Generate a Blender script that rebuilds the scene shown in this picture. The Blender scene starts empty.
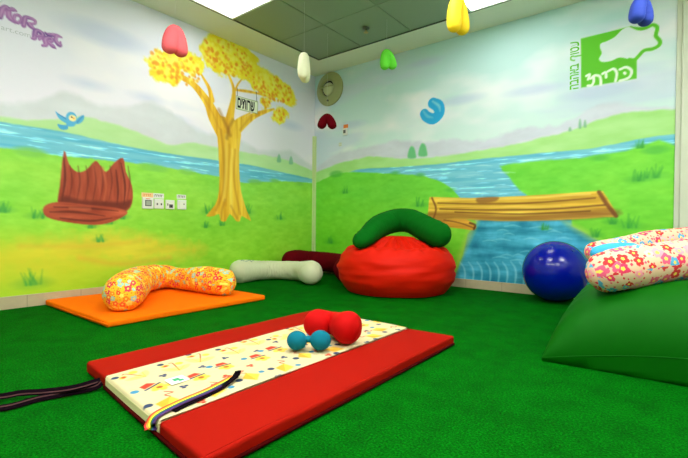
import bpy, bmesh, math, random
import numpy as np
from mathutils import Vector, Matrix, noise
S = bpy.context.scene
col = S.collection
random.seed(7); rng = np.random.RandomState(7)

# ------------------------------------------------------------------ camera
F = 420.7
def _d(p): return np.array([p[0]-344.0, -(p[1]-229.0), -F])
AY = _d((676, 227)); AY /= np.linalg.norm(AY)
AX = _d((-189, 219)); AX -= AY*(AX@AY); AX /= -np.linalg.norm(AX)
AZ = np.cross(AX, AY)
RM = np.array([AX, AY, AZ])
CAM = np.array([3.67862575, -4.03245008, 0.62])
cd = bpy.data.cameras.new('camera'); cam = bpy.data.objects.new('camera', cd); col.objects.link(cam)
m4 = Matrix([list(RM[0])+[CAM[0]], list(RM[1])+[CAM[1]], list(RM[2])+[CAM[2]], [0, 0, 0, 1]])
cam.matrix_world = m4
cd.sensor_width = 36.0; cd.lens = F/688*36.0; cd.clip_start = 0.02
S.camera = cam
# ------------------------------------------------------------------ world, exposure
w = bpy.data.worlds.new('world'); S.world = w; w.use_nodes = True
w.node_tree.nodes['Background'].inputs[0].default_value = (0.8, 0.9, 1, 1)
w.node_tree.nodes['Background'].inputs[1].default_value = 0.2
S.view_settings.view_transform = 'Standard'; S.view_settings.look = 'None'
S.view_settings.gamma = 1.0; S.view_settings.use_curve_mapping = False
S.view_settings.exposure = 1.55
PANEL_STRENGTH = 14.0; PANEL_DIM = 3.2
PANEL_COLOR = (1.0, 1.0, 0.97)

# real points of the room that a photo pixel looks at
def ray(p): return RM@_d(p)
def on_z(p, z=0.0):
    d = ray(p); return Vector(CAM+(z-CAM[2])/d[2]*d)
def at(p, depth): return Vector(CAM+ray(p)/F*depth)
def left_uv(p):
    d = ray(p); P = CAM-(CAM[0]/d[0])*d; return (-P[1], P[2])
def right_uv(p):
    d = ray(p); P = CAM-(CAM[1]/d[1])*d; return (P[0], P[2])

# ------------------------------------------------------------------ helpers
def lin(c):
    return tuple(x/12.92 if x <= 0.04045 else ((x+0.055)/1.055)**2.4 for x in c)
def tag(o, label=None, cat=None, group=None, kind=None):
    for k, v in (('label', label), ('category', cat), ('group', group), ('kind', kind)):
        if v: o[k] = v
    return o
def link(name, me, mats=(), parent=None, smooth=False):
    o = bpy.data.objects.new(name, me); col.objects.link(o)
    for m in (mats if isinstance(mats, (list, tuple)) else [mats]): me.materials.append(m)
    if smooth: me.polygons.foreach_set('use_smooth', [True]*len(me.polygons))
    if parent: o.parent = parent; o.matrix_parent_inverse = Matrix.Translation(-parent.location) if parent.type == 'EMPTY' else Matrix()
    return o
def empty(name, loc):
    o = bpy.data.objects.new(name, None); col.objects.link(o); o.location = loc; o.empty_display_size = .05
    return o
def from_bm(name, bm, mats, parent=None, smooth=False):
    bmesh.ops.recalc_face_normals(bm, faces=bm.faces)
    me = bpy.data.meshes.new(name); bm.to_mesh(me); bm.free()
    return link(name, me, mats, parent, smooth)
def bbox(bm, lo, hi, bev=0.0, seg=2):
    r = bmesh.ops.create_cube(bm, size=1.0)
    lo = Vector(lo); hi = Vector(hi)
    for v in r['verts']: v.co = Vector([(lo[i]+hi[i])/2+v.co[i]*(hi[i]-lo[i]) for i in range(3)])
    if bev:
        es = set(e for v in r['verts'] for e in v.link_edges)
        bmesh.ops.bevel(bm, geom=list(es), offset=bev, segments=seg, profile=.5, affect='EDGES')
def box(name, lo, hi, mat, parent=None, bev=0.0, seg=2, smooth=False):
    bm = bmesh.new(); bbox(bm, lo, hi, bev, seg); return from_bm(name, bm, mat, parent, smooth)
def tube_bm(bm, pts, r, n=8):
    rings = []
    pts = [Vector(p) for p in pts]
    for i, p in enumerate(pts):
        t = (pts[min(i+1, len(pts)-1)]-pts[max(i-1, 0)]).normalized()
        a = t.cross(Vector((0, 0, 1)) if abs(t.z) < .9 else Vector((1, 0, 0))).normalized(); b = t.cross(a)
        rings.append([bm.verts.new(p+a*r*math.cos(q*2*math.pi/n)+b*r*math.sin(q*2*math.pi/n)) for q in range(n)])
    for i in range(len(rings)-1):
        for q in range(n): bm.faces.new((rings[i][q], rings[i][(q+1) % n], rings[i+1][(q+1) % n], rings[i+1][q]))
    bm.faces.new(rings[0]); bm.faces.new(rings[-1])
def lathe_bm(bm, prof, M, n=48, cap=True):
    rings = []
    for (r, z) in prof:
        rings.append([bm.verts.new(M@Vector((r*math.cos(q*2*math.pi/n), r*math.sin(q*2*math.pi/n), z))) for q in range(n)])
    for i in range(len(rings)-1):
        for q in range(n): bm.faces.new((rings[i][q], rings[i][(q+1) % n], rings[i+1][(q+1) % n], rings[i+1][q]))
    if cap: bm.faces.new(rings[0]); bm.faces.new(rings[-1])
def catmull(P, n):
    P = np.array(P, float); k = len(P); E = np.vstack([2*P[0]-P[1], P, 2*P[-1]-P[-2]]); out = []
    for t in np.linspace(0, k-1-1e-9, n):
        i = int(t); u = t-i; a, b, c, d = E[i], E[i+1], E[i+2], E[i+3]
        out.append(.5*((2*b)+(-a+c)*u+(2*a-5*b+4*c-d)*u*u+(-a+3*b-3*c+d)*u**3))
    return np.array(out)

# ------------------------------------------------------------------ materials
def mat(name, c, rough=.6, metal=0, bump=0, bscale=200, var=0, vscale=8, spec=.5, sheen=0, coat=0, weave=False):
    m = bpy.data.materials.new(name); m.use_nodes = True; nt = m.node_tree; b = nt.nodes['Principled BSDF']
    c = lin(c); b.inputs['Base Color'].default_value = (*c, 1); b.inputs['Roughness'].default_value = rough
    b.inputs['Metallic'].default_value = metal; b.inputs['Specular IOR Level'].default_value = spec
    b.inputs['Sheen Weight'].default_value = sheen; b.inputs['Coat Weight'].default_value = coat
    tc = nt.nodes.new('ShaderNodeTexCoord')
    if var:
        n = nt.nodes.new('ShaderNodeTexNoise'); n.inputs['Scale'].default_value = vscale; n.inputs['Detail'].default_value = 4
        nt.links.new(tc.outputs['Object'], n.inputs['Vector'])
        r = nt.nodes.new('ShaderNodeValToRGB'); r.color_ramp.elements[0].position = .3; r.color_ramp.elements[1].position = .7
        r.color_ramp.elements[0].color = (*[x*(1-var) for x in c], 1); r.color_ramp.elements[1].color = (*[min(1, x*(1+var)) for x in c], 1)
        nt.links.new(n.outputs['Fac'], r.inputs[0]); nt.links.new(r.outputs[0], b.inputs['Base Color'])
    if bump:
        n = nt.nodes.new('ShaderNodeTexNoise'); n.inputs['Scale'].default_value = bscale; n.inputs['Detail'].default_value = 3
        nt.links.new(tc.outputs['Object'], n.inputs['Vector'])
        bp = nt.nodes.new('ShaderNodeBump'); bp.inputs['Strength'].default_value = bump; bp.inputs['Distance'].default_value = .002
        nt.links.new(n.outputs['Fac'], bp.inputs['Height']); nt.links.new(bp.outputs[0], b.inputs['Normal'])
    return m
def paint_mat(name, rough=.55, spec=.35):
    m = bpy.data.materials.new(name); m.use_nodes = True; nt = m.node_tree; b = nt.nodes['Principled BSDF']
    a = nt.nodes.new('ShaderNodeAttribute'); a.attribute_name = 'paint'
    nt.links.new(a.outputs['Color'], b.inputs['Base Color'])
    b.inputs['Roughness'].default_value = rough; b.inputs['Specular IOR Level'].default_value = spec
    return m
def turf_mat():
    m = bpy.data.materials.new('turf'); m.use_nodes = True; nt = m.node_tree; N = nt.nodes; L = nt.links; b = N['Principled BSDF']
    tc = N.new('ShaderNodeTexCoord')
    n1 = N.new('ShaderNodeTexNoise'); n1.inputs['Scale'].default_value = 140; n1.inputs['Detail'].default_value = 5; n1.inputs['Roughness'].default_value = .75
    n2 = N.new('ShaderNodeTexNoise'); n2.inputs['Scale'].default_value = 7; n2.inputs['Detail'].default_value = 6; n2.inputs['Roughness'].default_value = .7
    L.new(tc.outputs['Object'], n1.inputs['Vector']); L.new(tc.outputs['Object'], n2.inputs['Vector'])
    r = N.new('ShaderNodeValToRGB'); e = r.color_ramp.elements
    e[0].position = .32; e[0].color = (.0, .02, .0005, 1); e[1].position = .72; e[1].color = (.0, .24, .004, 1)
    q = e.new(.52); q.color = (.0, .11, .002, 1)
    L.new(n1.outputs['Fac'], r.inputs[0])
    r2 = N.new('ShaderNodeValToRGB'); r2.color_ramp.elements[0].position = .35; r2.color_ramp.elements[0].color = (.72, .72, .72, 1); r2.color_ramp.elements[1].position = .65; r2.color_ramp.elements[1].color = (1.15, 1.15, 1.15, 1)
    L.new(n2.outputs['Fac'], r2.inputs[0])
    mx = N.new('ShaderNodeMix'); mx.data_type = 'RGBA'; mx.blend_type = 'MULTIPLY'; mx.inputs[0].default_value = 1
    L.new(r.outputs[0], mx.inputs[6]); L.new(r2.outputs[0], mx.inputs[7]); L.new(mx.outputs[2], b.inputs['Base Color'])
    bp = N.new('ShaderNodeBump'); bp.inputs['Strength'].default_value = .9; bp.inputs['Distance'].default_value = .006
    L.new(n1.outputs['Fac'], bp.inputs['Height']); L.new(bp.outputs[0], b.inputs['Normal'])
    b.inputs['Roughness'].default_value = .85; b.inputs['Specular IOR Level'].default_value = .03
    return m
def floral_mat(name, ground, ramp, scale, petals=5, thr=.42, leaf=(.9, .3, .1)):
    """flowers laid on the cloth's own UVs (metres)"""
    m = bpy.data.materials.new(name); m.use_nodes = True; nt = m.node_tree; N = nt.nodes; L = nt.links; b = N['Principled BSDF']
    uv = N.new('ShaderNodeUVMap'); uv.uv_map = 'UVMap'
    prev = None
    def math_(op, a, bb=None):
        q = N.new('ShaderNodeMath'); q.operation = op
        for i, x in enumerate((a, bb)):
            if x is None: continue
            if isinstance(x, (int, float)): q.inputs[i].default_value = x
            else: L.new(x, q.inputs[i])
        return q.outputs[0]
    def layer(base, sc, off, rmp, th, pet, centre):
        mp = N.new('ShaderNodeMapping'); mp.inputs['Location'].default_value = (off, off*.7, 0); mp.inputs['Scale'].default_value = (sc, sc, sc)
        L.new(uv.outputs[0], mp.inputs['Vector'])
        v = N.new('ShaderNodeTexVoronoi'); v.voronoi_dimensions = '2D'; v.inputs['Scale'].default_value = 1; v.inputs['Randomness'].default_value = .75
        L.new(mp.outputs[0], v.inputs['Vector'])
        sub = N.new('ShaderNodeVectorMath'); sub.operation = 'SUBTRACT'; L.new(mp.outputs[0], sub.inputs[0]); L.new(v.outputs['Position'], sub.inputs[1])
        sx = N.new('ShaderNodeSeparateXYZ'); L.new(sub.outputs[0], sx.inputs[0])
        ang = math_('ARCTAN2', sx.outputs[1], sx.outputs[0])
        sc_ = N.new('ShaderNodeSeparateColor'); L.new(v.outputs['Color'], sc_.inputs[0])
        ang = math_('ADD', ang, math_('MULTIPLY', sc_.outputs[1], 6.28))
        lobe = math_('ABSOLUTE', math_('COSINE', math_('MULTIPLY', ang, pet/2)))
        rad = math_('MULTIPLY', math_('ADD', math_('MULTIPLY', lobe, .32), .68), math_('MULTIPLY', math_('ADD', math_('MULTIPLY', sc_.outputs[2], .5), .6), th))
        mask = math_('LESS_THAN', v.outputs['Distance'], rad)
        cen = math_('LESS_THAN', v.outputs['Distance'], math_('MULTIPLY', rad, .32))
        rp = N.new('ShaderNodeValToRGB'); rp.color_ramp.interpolation = 'CONSTANT'
        E = rp.color_ramp.elements
        for i, c in enumerate(rmp):
            el = E[i] if i < 2 else E.new(i/len(rmp))
            el.position = i/len(rmp); el.color = (*lin(c), 1)
        L.new(sc_.outputs[0], rp.inputs[0])
        a = N.new('ShaderNodeMix'); a.data_type = 'RGBA'; L.new(mask, a.inputs[0])
        if isinstance(base, tuple): a.inputs[6].default_value = (*lin(base), 1)
        else: L.new(base, a.inputs[6])
        L.new(rp.outputs[0], a.inputs[7])
        c2 = N.new('ShaderNodeMix'); c2.data_type = 'RGBA'; L.new(cen, c2.inputs[0]); L.new(a.outputs[2], c2.inputs[6]); c2.inputs[7].default_value = (*lin(centre), 1)
        return c2.outputs[2]
    o = layer(ground, scale*2.1, 3.3, [leaf, ramp[0], leaf, ramp[-1]], thr*.5, 4, leaf)
    o = layer(o, scale, 0.0, ramp, thr, petals, (.98, .85, .35))
    L.new(o, b.inputs['Base Color']); b.inputs['Roughness'].default_value = .8; b.inputs['Specular IOR Level'].default_value = .2
    return m

M_turf = turf_mat()
M_paint = paint_mat('mural_paint')
M_plaster = mat('cream_plaster', (.88, .91, .84), .7, bump=.1, bscale=80)
M_tile = mat('metal_ceiling_tile', (.54, .61, .50), .38, metal=.3)
M_grid = mat('ceiling_grid_metal', (.30, .33, .28), .4, metal=.3)
M_white = mat('white_enamel', (.90, .91, .88), .4)
M_cream = mat('cream_enamel', (.80, .82, .74), .4, var=.03)
M_vent = mat('olive_vent_enamel', (.60, .63, .42), .35, var=.05)
M_dark = mat('dark_recess', (.03, .035, .03), .8)
M_grey = mat('grey_plastic', (.35, .36, .35), .5)
M_orangeink = mat('orange_label_ink', (.9, .45, .1), .6)
M_ink = mat('dark_label_ink', (.12, .13, .14), .6)
M_peachlabel = mat('peach_label', (.96, .80, .58), .6)
M_line = mat('nylon_thread', (.85, .88, .85), .4)

def base_tile_mat():
    m = mat('beige_skirting_tile', (.74, .68, .55), .35, var=.06, vscale=14)
    return m
M_base = base_tile_mat(); M_grout = mat('grout', (.60, .56, .45), .8)
def lamp_mat():
    m = bpy.data.materials.new('lamp_diffuser'); m.use_nodes = True; b = m.node_tree.nodes['Principled BSDF']
    b.inputs['Base Color'].default_value = (.9, .9, .9, 1); b.inputs['Emission Color'].default_value = (*PANEL_COLOR, 1)
    b.inputs['Emission Strength'].default_value = PANEL_STRENGTH
    return m
M_lamp = lamp_mat(); M_lamp_dim = M_lamp.copy(); M_lamp_dim.node_tree.nodes['Principled BSDF'].inputs['Emission Strength'].default_value = PANEL_DIM

# ------------------------------------------------------------------ mural painter (colours of the paint on the wall, in wall metres)
def vnoise(u, v, seed):
    r = np.random.RandomState(seed); G = r.rand(128, 128)
    iu = np.floor(u).astype(int); iv = np.floor(v).astype(int); fu = u-iu; fv = v-iv
    fu = fu*fu*(3-2*fu); fv = fv*fv*(3-2*fv); a = lambda i, j: G[i % 128, j % 128]
    return (a(iu, iv)*(1-fu)+a(iu+1, iv)*fu)*(1-fv)+(a(iu, iv+1)*(1-fu)+a(iu+1, iv+1)*fu)*fv
def fbm(u, v, seed, o=4):
    s = 0; w_ = 0; a = 1
    for k in range(o): s = s+a*vnoise(u*2**k, v*2**k, seed+k); w_ += a; a *= .5
    return s/w_
class Canvas:
    def __init__(s, u0, u1, z0, z1, step, conv):
        s.nu = int(round((u1-u0)/step))+1; s.nz = int(round((z1-z0)/step))+1
        s.u = np.linspace(u0, u1, s.nu); s.z = np.linspace(z0, z1, s.nz)
        s.U, s.Z = np.meshgrid(s.u, s.z); s.rgb = np.zeros((s.nz, s.nu, 3)); s.el = np.zeros((s.nz, s.nu), int)
        s.conv = conv; s.names = {}; s.cur = 0; s.NU = u0; s.step = step
    def pts(s, P): return np.array([s.conv(p) for p in P])
    def element(s, name=None, label=None):
        if name is None: s.cur = 0
        else: s.cur = len(s.names)+1; s.names[s.cur] = (name, label)
    def win(s, Q, mg):
        a, b = Q.min(0)-mg, Q.max(0)+mg
        i0, i1 = np.searchsorted(s.u, [a[0], b[0]]); j0, j1 = np.searchsorted(s.z, [a[1], b[1]])
        return slice(j0, j1), slice(i0, i1)
    def blend(s, sl, alpha, c):
        if alpha.size == 0: return
        c = c(s.U[sl], s.Z[sl]) if callable(c) else np.array(c)
        s.rgb[sl] = s.rgb[sl]*(1-alpha[..., None])+c*alpha[..., None]
        if s.cur: s.el[sl] = np.where(alpha > .45, s.cur, s.el[sl])
    def seg(s, sl, Q, closed, W=None):
        U = s.U[sl]; Z = s.Z[sl]; D = np.full(U.shape, 1e9); ins = np.zeros(U.shape, bool)
        n = len(Q)
        for i in range(n if closed else n-1):
            a = Q[i]; b = Q[(i+1) % n]; ab = b-a; l = ab@ab+1e-12
            t = np.clip(((U-a[0])*ab[0]+(Z-a[1])*ab[1])/l, 0, 1)
            d = np.hypot(U-a[0]-t*ab[0], Z-a[1]-t*ab[1])
            if W is not None: d = d-(W[i]+(W[(i+1) % n]-W[i])*t)
            D = np.minimum(D, d)
            if closed:
                c = (a[1] > Z) != (b[1] > Z)
                with np.errstate(divide='ignore', invalid='ignore'):
                    ins ^= c & (U < (b[0]-a[0])*(Z-a[1])/(b[1]-a[1]+1e-15)+a[0])
        return np.where(ins, -D, D) if closed else D
    def fill(s, P, c, soft=.012, alpha=1, smooth=3, rough=0, raw=False):
        Q = np.array(P, float) if raw else s.pts(P)
        if smooth:
            R = catmull(np.vstack([Q[-1:], Q, Q[:2]]), (len(Q)+2)*smooth+1)
            k = smooth; Q = R[k:-k] if len(R) > 2*k else Q
        sl = s.win(Q, soft+rough); d = s.seg(sl, Q, True)
        if rough: d = d+rough*(fbm(s.U[sl]*18, s.Z[sl]*18, 5)-.5)*2
        s.blend(sl, np.clip(.5-d/soft, 0, 1)*alpha, c)
    def stroke(s, P, w_, c, soft=.006, alpha=1, smooth=4, raw=False):
        Q = np.array(P, float) if raw else s.pts(P)
        w_ = np.array(w_ if hasattr(w_, '__len__') else [w_]*len(Q), float)
        if smooth and len(Q) > 2:
            R = catmull(np.column_stack([Q, w_]), (len(Q)-1)*smooth+1); Q = R[:, :2]; w_ = np.abs(R[:, 2])
        sl = s.win(Q, soft+w_.max()); d = s.seg(sl, Q, False, w_/2)
        s.blend(sl, np.clip(.5-d/soft, 0, 1)*alpha, c)
    def blob(s, p, r, c, soft=.02, alpha=1, sq=1, raw=False):
        q = np.array(p if raw else s.conv(p)); sl = s.win(q[None], r*max(1, 1/sq)+soft)
        d = np.hypot(s.U[sl]-q[0], (s.Z[sl]-q[1])/sq)-r
        s.blend(sl, np.clip(.5-d/soft, 0, 1)*alpha, c)
    def profile(s, P):      # height of a horizon line over u
        Q = s.pts(P); o = np.argsort(Q[:, 0]); Q = Q[o]
        x = np.linspace(Q[0, 0], Q[-1, 0], 200)
        y = np.interp(x, Q[:, 0], Q[:, 1]); k = np.ones(9)/9; y = np.convolve(np.pad(y, 4, 'edge'), k, 'valid')
        return np.interp(s.u, x, y)[None, :]
    def under(s, P, c, soft=.02, rough=0, seed=3, lower=None, alpha=1):
        h = s.profile(P); d = s.Z-h
        if rough: d = d+rough*(fbm(s.U*14, s.Z*14, seed)-.5)*2
        a = np.clip(.5-d/soft, 0, 1)
        if lower is not None: a = a*np.clip((s.Z-s.profile(lower))/.03+.5, 0, 1)
        s.blend((slice(None), slice(None)), a*alpha, c)
    def build(s, wallname, place, material, parent=None):
        pos = np.array([place(s.U.ravel(), s.Z.ravel())]).reshape(3, -1).T
        c = np.clip(s.rgb.reshape(-1, 3), 0, 1); c = np.where(c <= .04045, c/12.92, ((c+.055)/1.055)**2.4)
        J, I = np.meshgrid(np.arange(s.nz-1), np.arange(s.nu-1), indexing='ij')
        a = (J*s.nu+I).ravel(); F_ = np.column_stack([a, a+1, a+1+s.nu, a+s.nu]); fe = s.el[:-1, :-1].ravel()
        root = None
        for k in [0]+sorted(s.names):
            f = F_[fe == k]
            if len(f) == 0: continue
            idx, inv = np.unique(f, return_inverse=True); f = inv.reshape(-1, 4)
            nm, lb = (wallname, None) if k == 0 else s.names[k]
            me = bpy.data.meshes.new(nm)
            me.vertices.add(len(idx)); me.vertices.foreach_set('co', pos[idx].ravel())
            me.loops.add(f.size); me.loops.foreach_set('vertex_index', f.ravel().astype(np.int32))
            me.polygons.add(len(f)); me.polygons.foreach_set('loop_start', np.arange(0, f.size, 4, dtype=np.int32))
            me.update(calc_edges=True)
            at_ = me.color_attributes.new('paint', 'FLOAT_COLOR', 'POINT')
            at_.data.foreach_set('color', np.column_stack([c[idx], np.ones(len(idx))]).ravel())
            o = link(nm, me, material, root if k else parent)
            if k == 0: root = o
            if lb: o['label'] = lb
        return root

def text_mesh(name, s_, place, w_, h_, m, parent, label=None, bold=0.0):
    """lettering filled into a w x h box; place(x,y)->world"""
    cu = bpy.data.curves.new('tmp', 'FONT'); cu.body = s_; cu.size = 1; cu.resolution_u = 4; cu.offset = bold
    ob = bpy.data.objects.new('tmp', cu); col.objects.link(ob)
    dg = bpy.context.evaluated_depsgraph_get(); me = bpy.data.meshes.new_from_object(ob.evaluated_get(dg))
    bpy.data.objects.remove(ob)
    me.name = name
    V = np.array([v.co[:] for v in me.vertices])
    if len(V) == 0: return None
    lo, hi = V.min(0), V.max(0)
    for v in me.vertices:
        x = (v.co.x-lo[0])/(hi[0]-lo[0]); y = (v.co.y-lo[1])/(hi[1]-lo[1])
        v.co = place(x*w_, y*h_)
    me.materials.clear()
    o = link(name, me, m, parent)
    if label: o['label'] = label
    return o

RH = 2.514
# ================================================================== LEFT WALL
W = Canvas(0, 6.2, 0.0, RH, .0065, left_uv)
U, Z = W.U, W.Z
n1 = fbm(U*1.3, Z*2.2, 11); n2 = fbm(U*.8+5, Z*3.5, 21)
sky = np.zeros(U.shape+(3,)); t = np.clip((Z-1.4)/1.0, 0, 1)[..., None]
sky[:] = np.array([.95, .93, .985])*(1-t)+np.array([.90, .91, .97])*t
k = np.clip((n1-.5)*3.2, 0, 1)[..., None]; sky = sky*(1-k)+np.array([.98, .96, .98])*k
k = np.clip((n2-.58)*3, 0, .55)[..., None]; sky = sky*(1-k)+np.array([.80, .85, .95])*k
W.rgb[:] = sky
for P_, s_ in [((105, 35), .3), ((88, 84), .1), ((148, 98), .1), ((290, 125), .16)]:
    W.blob(P_, s_, (.74, .79, .92), .25, .5, .28)
mt = [(-60, 96), (0, 104), (30, 103), (50, 96), (68, 88), (90, 103), (120, 108), (150, 100), (172, 112), (200, 132), (240, 140), (262, 152), (290, 150), (312, 166)]
W.under(mt, lambda u, z: np.array([.86, .875, .905])+.05*(fbm(u*8, z*14, 31)-.5)[..., None], .05, .02)
W.under([(-60, 112), (0, 117), (40, 121), (86, 116), (130, 129), (172, 146), (190, 142), (230, 150), (280, 158), (300, 165), (313, 171)],
        lambda u, z: np.array([.74, .90, .64])+.10*(fbm(u*4, z*14, 33)-.5)[..., None]*np.array([1, .5, 1.2]), .02, .01)
def water(u, z):
    q = fbm(u*2.2, z*40, 41)[..., None]; r = fbm(u*5, z*70, 47)[..., None]
    c = np.array([.30, .69, .83])*(1-q)+np.array([.58, .85, .91])*q
    return c+np.clip(r-.6, 0, .4)*1.2
W.under([(-60, 115), (0, 122), (60, 131), (100, 140), (140, 149), (172, 154), (250, 165), (312, 179)], water, .012, .004)
def grass(u, z):
    q = fbm(u*2.2, z*5, 51)[..., None]; r = fbm(u*12, z*26, 57)[..., None]; g = np.clip(z/.95, 0, 1)[..., None]
    c = np.array([.50, .80, .08])*(1-g)+np.array([.52, .86, .30])*g
    c = c*(1-q*.55)+np.array([.76, .93, .30])*q*.55
    return c+(r-.5)*.13*np.array([1, .6, .8])
gl = [(-60, 143), (0, 148), (40, 152), (60, 156), (125, 162), (172, 168), (215, 176), (245, 183), (262, 182), (285, 181), (312, 183)]
W.under(gl, grass, .014, .012)
for (a, b_, c_) in [(150, 167, .1), (160, 169, .08), (187, 172, .08), (255, 182, .09), (275, 181, .07), (30, 152, .1), (300, 184, .06)]:
    W.blob((a, b_), c_, (.50, .80, .34), .06, .7, .35)
# worn yellow path in the painted meadow
yl = lambda u, z: np.array([.90, .82, .22])+.22*(fbm(u*3, z*16, 61)-.5)[..., None]*np.array([1, .7, .4])
W.fill([(-80, 262), (0, 248), (60, 238), (110, 232), (160, 238), (205, 250), (150, 262), (90, 262), (20, 268), (-80, 285)], yl, .14, .8, rough=.05)
W.fill([(-80, 250), (0, 240), (40, 244), (90, 254), (130, 266), (60, 290), (0, 300), (-80, 310)], (.84, .84, .16), .25, .65)
W.stroke([(80, 258), (120, 264), (170, 258)], .03, (.86, .66, .2), .05, .5)
W.stroke([(20, 246), (90, 246), (150, 240)], .02, (.86, .66, .2), .05, .4)
rr = random.Random(3)
def tuft(C, p, s, c, n=9, sq=1):
    q = C.conv(p)
    C.blob(q, s*.9, c, s*1.2, .35, .35, raw=True)
    for i in range(n):
        a = math.radians(rr.uniform(40, 140)); l = s*rr.uniform(.5, 1.1); x0 = q[0]+rr.uniform(-.5, .5)*s
        C.stroke([(x0, q[1]-.01), (x0+math.cos(a)*l*.6, q[1]+math.sin(a)*l)], [.016, .004], c, .014, .42, 0, raw=True)
for p, s_ in [((33, 283), .11), ((5, 210), .06), ((38, 216), .07), ((92, 226), .05), ((108, 222), .06), ((123, 217), .06), ((210, 212), .1), ((247, 212), .1), ((222, 224), .05), ((280, 218), .08), ((206, 226), .05), ((100, 240), .05)]:
    tuft(W, p, s_, (.22, .62, .26))
for p in [(279, 157), (291, 159)]:
    W.fill([(p[0]-2, p[1]+5), (p[0]-1.5, p[1]), (p[0], p[1]-3), (p[0]+1.5, p[1]), (p[0]+2, p[1]+5)], (.50, .76, .62), .015, .8)
# broken red tree stump
W.element('painted_stump', 'painted red-brown hollow stump seat on the mural meadow')
rb = lambda u, z: np.array([.66, .27, .17])+.30*(fbm(u*26, z*4, 71)-.5)[..., None]*np.array([1, .8, .7])
rb2 = lambda u, z: np.array([.70, .30, .19])+.30*(fbm(u*5, z*26, 73)-.5)[..., None]*np.array([1, .8, .7])
W.fill([(64, 151), (69, 164), (77, 172), (86, 170), (95, 161), (100, 165), (106, 172), (114, 163), (123, 158), (126, 172), (132, 186), (132, 203), (122, 213), (90, 212), (60, 206), (60, 185)], rb, .01)
W.fill([(64, 196), (80, 200), (100, 201), (120, 202), (131, 200), (126, 210), (100, 207), (62, 204)], (.40, .14, .10), .03, .8)
for a_ in (70, 78, 86, 94, 101, 110, 128): W.stroke([(a_, 166), (a_+2, 182), (a_-1, 200)], [.004, .014, .005], (.42, .15, .10), .012, .6)
W.fill([(43, 209), (48, 204), (62, 202), (90, 205), (112, 207), (124, 210), (127, 214), (112, 222), (94, 225), (66, 222), (47, 217)], rb2, .01)
for P_ in [[(50, 212), (75, 212), (105, 216)], [(60, 218), (90, 221), (112, 218)], [(121, 163), (125, 185), (124, 205)], [(116, 170), (118, 190), (117, 205)], [(64, 158), (65, 180), (62, 200)], [(54, 207), (85, 208), (118, 211)]]:
    W.stroke(P_, [.008, .018, .006], (.38, .13, .09), .01, .8)
for P_ in [[(103, 168), (106, 185), (104, 200)], [(70, 208), (90, 209)]]:
    W.stroke(P_, .016, (.84, .45, .30), .02, .6)
# small blue bird
W.element('painted_bird', 'small painted blue bird above the stump')
bb = (.34, .70, .88)
def q5(x, y): return (50+x/11.44, 100+y/11.44)
W.fill([q5(*p) for p in [(60, 125), (110, 165), (180, 200), (205, 250), (180, 262), (130, 235), (90, 195)]], bb, .006, smooth=2)
W.fill([q5(*p) for p in [(290, 240), (330, 195), (390, 170), (385, 225), (350, 265), (300, 275)]], bb, .006, smooth=2)
W.fill([q5(*p) for p in [(180, 195), (200, 150), (240, 135), (285, 155), (305, 200), (290, 285), (250, 305), (190, 290)]], bb, .006)
W.fill([q5(*p) for p in [(85, 275), (140, 285), (200, 290), (205, 330), (160, 342), (110, 325)]], (.28, .66, .86), .006)
W.fill([q5(*p) for p in [(215, 195), (245, 170), (290, 185), (300, 225), (270, 245), (225, 230)]], (.97, .90, .66), .006)
W.fill([q5(*p) for p in [(255, 205), (285, 200), (275, 228)]], (.95, .72, .28), .004, smooth=0)
W.stroke([q5(95, 160), q5(180, 215)], .008, (.20, .50, .75), .005, .7, 0); W.stroke([q5(375, 185), q5(310, 255)], .008, (.20, .50, .75), .005, .7, 0)
W.blob(q5(248, 198), .006, (.1, .1, .15), .004)
# the big yellow tree
W.element('painted_tree', 'tall yellow painted tree on the left mural wall')
tk = lambda u, z: np.array([.95, .76, .20])+.5*(fbm(u*30, z*2.2, 81)-.5)[..., None]*np.array([.5, .85, .7])
br = [([(228, 140), (215, 118), (208, 103), (194, 85), (178, 75), (166, 68)], [.20, .15, .10, .065, .05, .02]),
      ([(212, 100), (209, 88), (201, 74)], [.06, .04, .02]),
      ([(228, 135), (230, 118), (234, 93), (230, 78), (226, 72)], [.16, .10, .045, .03, .02]),
      ([(229, 140), (236, 130), (252, 117), (264, 112), (274, 109)], [.18, .12, .07, .045, .02]),
      ([(232, 130), (237, 121), (250, 113)], [.06, .04, .015]),
      ([(236, 90), (245, 91), (256, 93), (270, 97)], [.02, .03, .025, .015]),
      ([(234, 93), (238, 84), (243, 78)], [.025, .02, .01])]
for P_, ww in br: W.stroke(P_, ww, tk, .01)
W.fill([(212, 115), (217, 133), (219, 163), (219, 190), (215, 205), (206, 216), (214, 216), (219, 214), (221, 221), (226, 221), (230, 214), (236, 221), (240, 221), (242, 216), (251, 221), (247, 211), (242, 195), (240, 183), (239, 153), (241, 135), (238, 122), (228, 118)], tk, .01, smooth=2)
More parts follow.
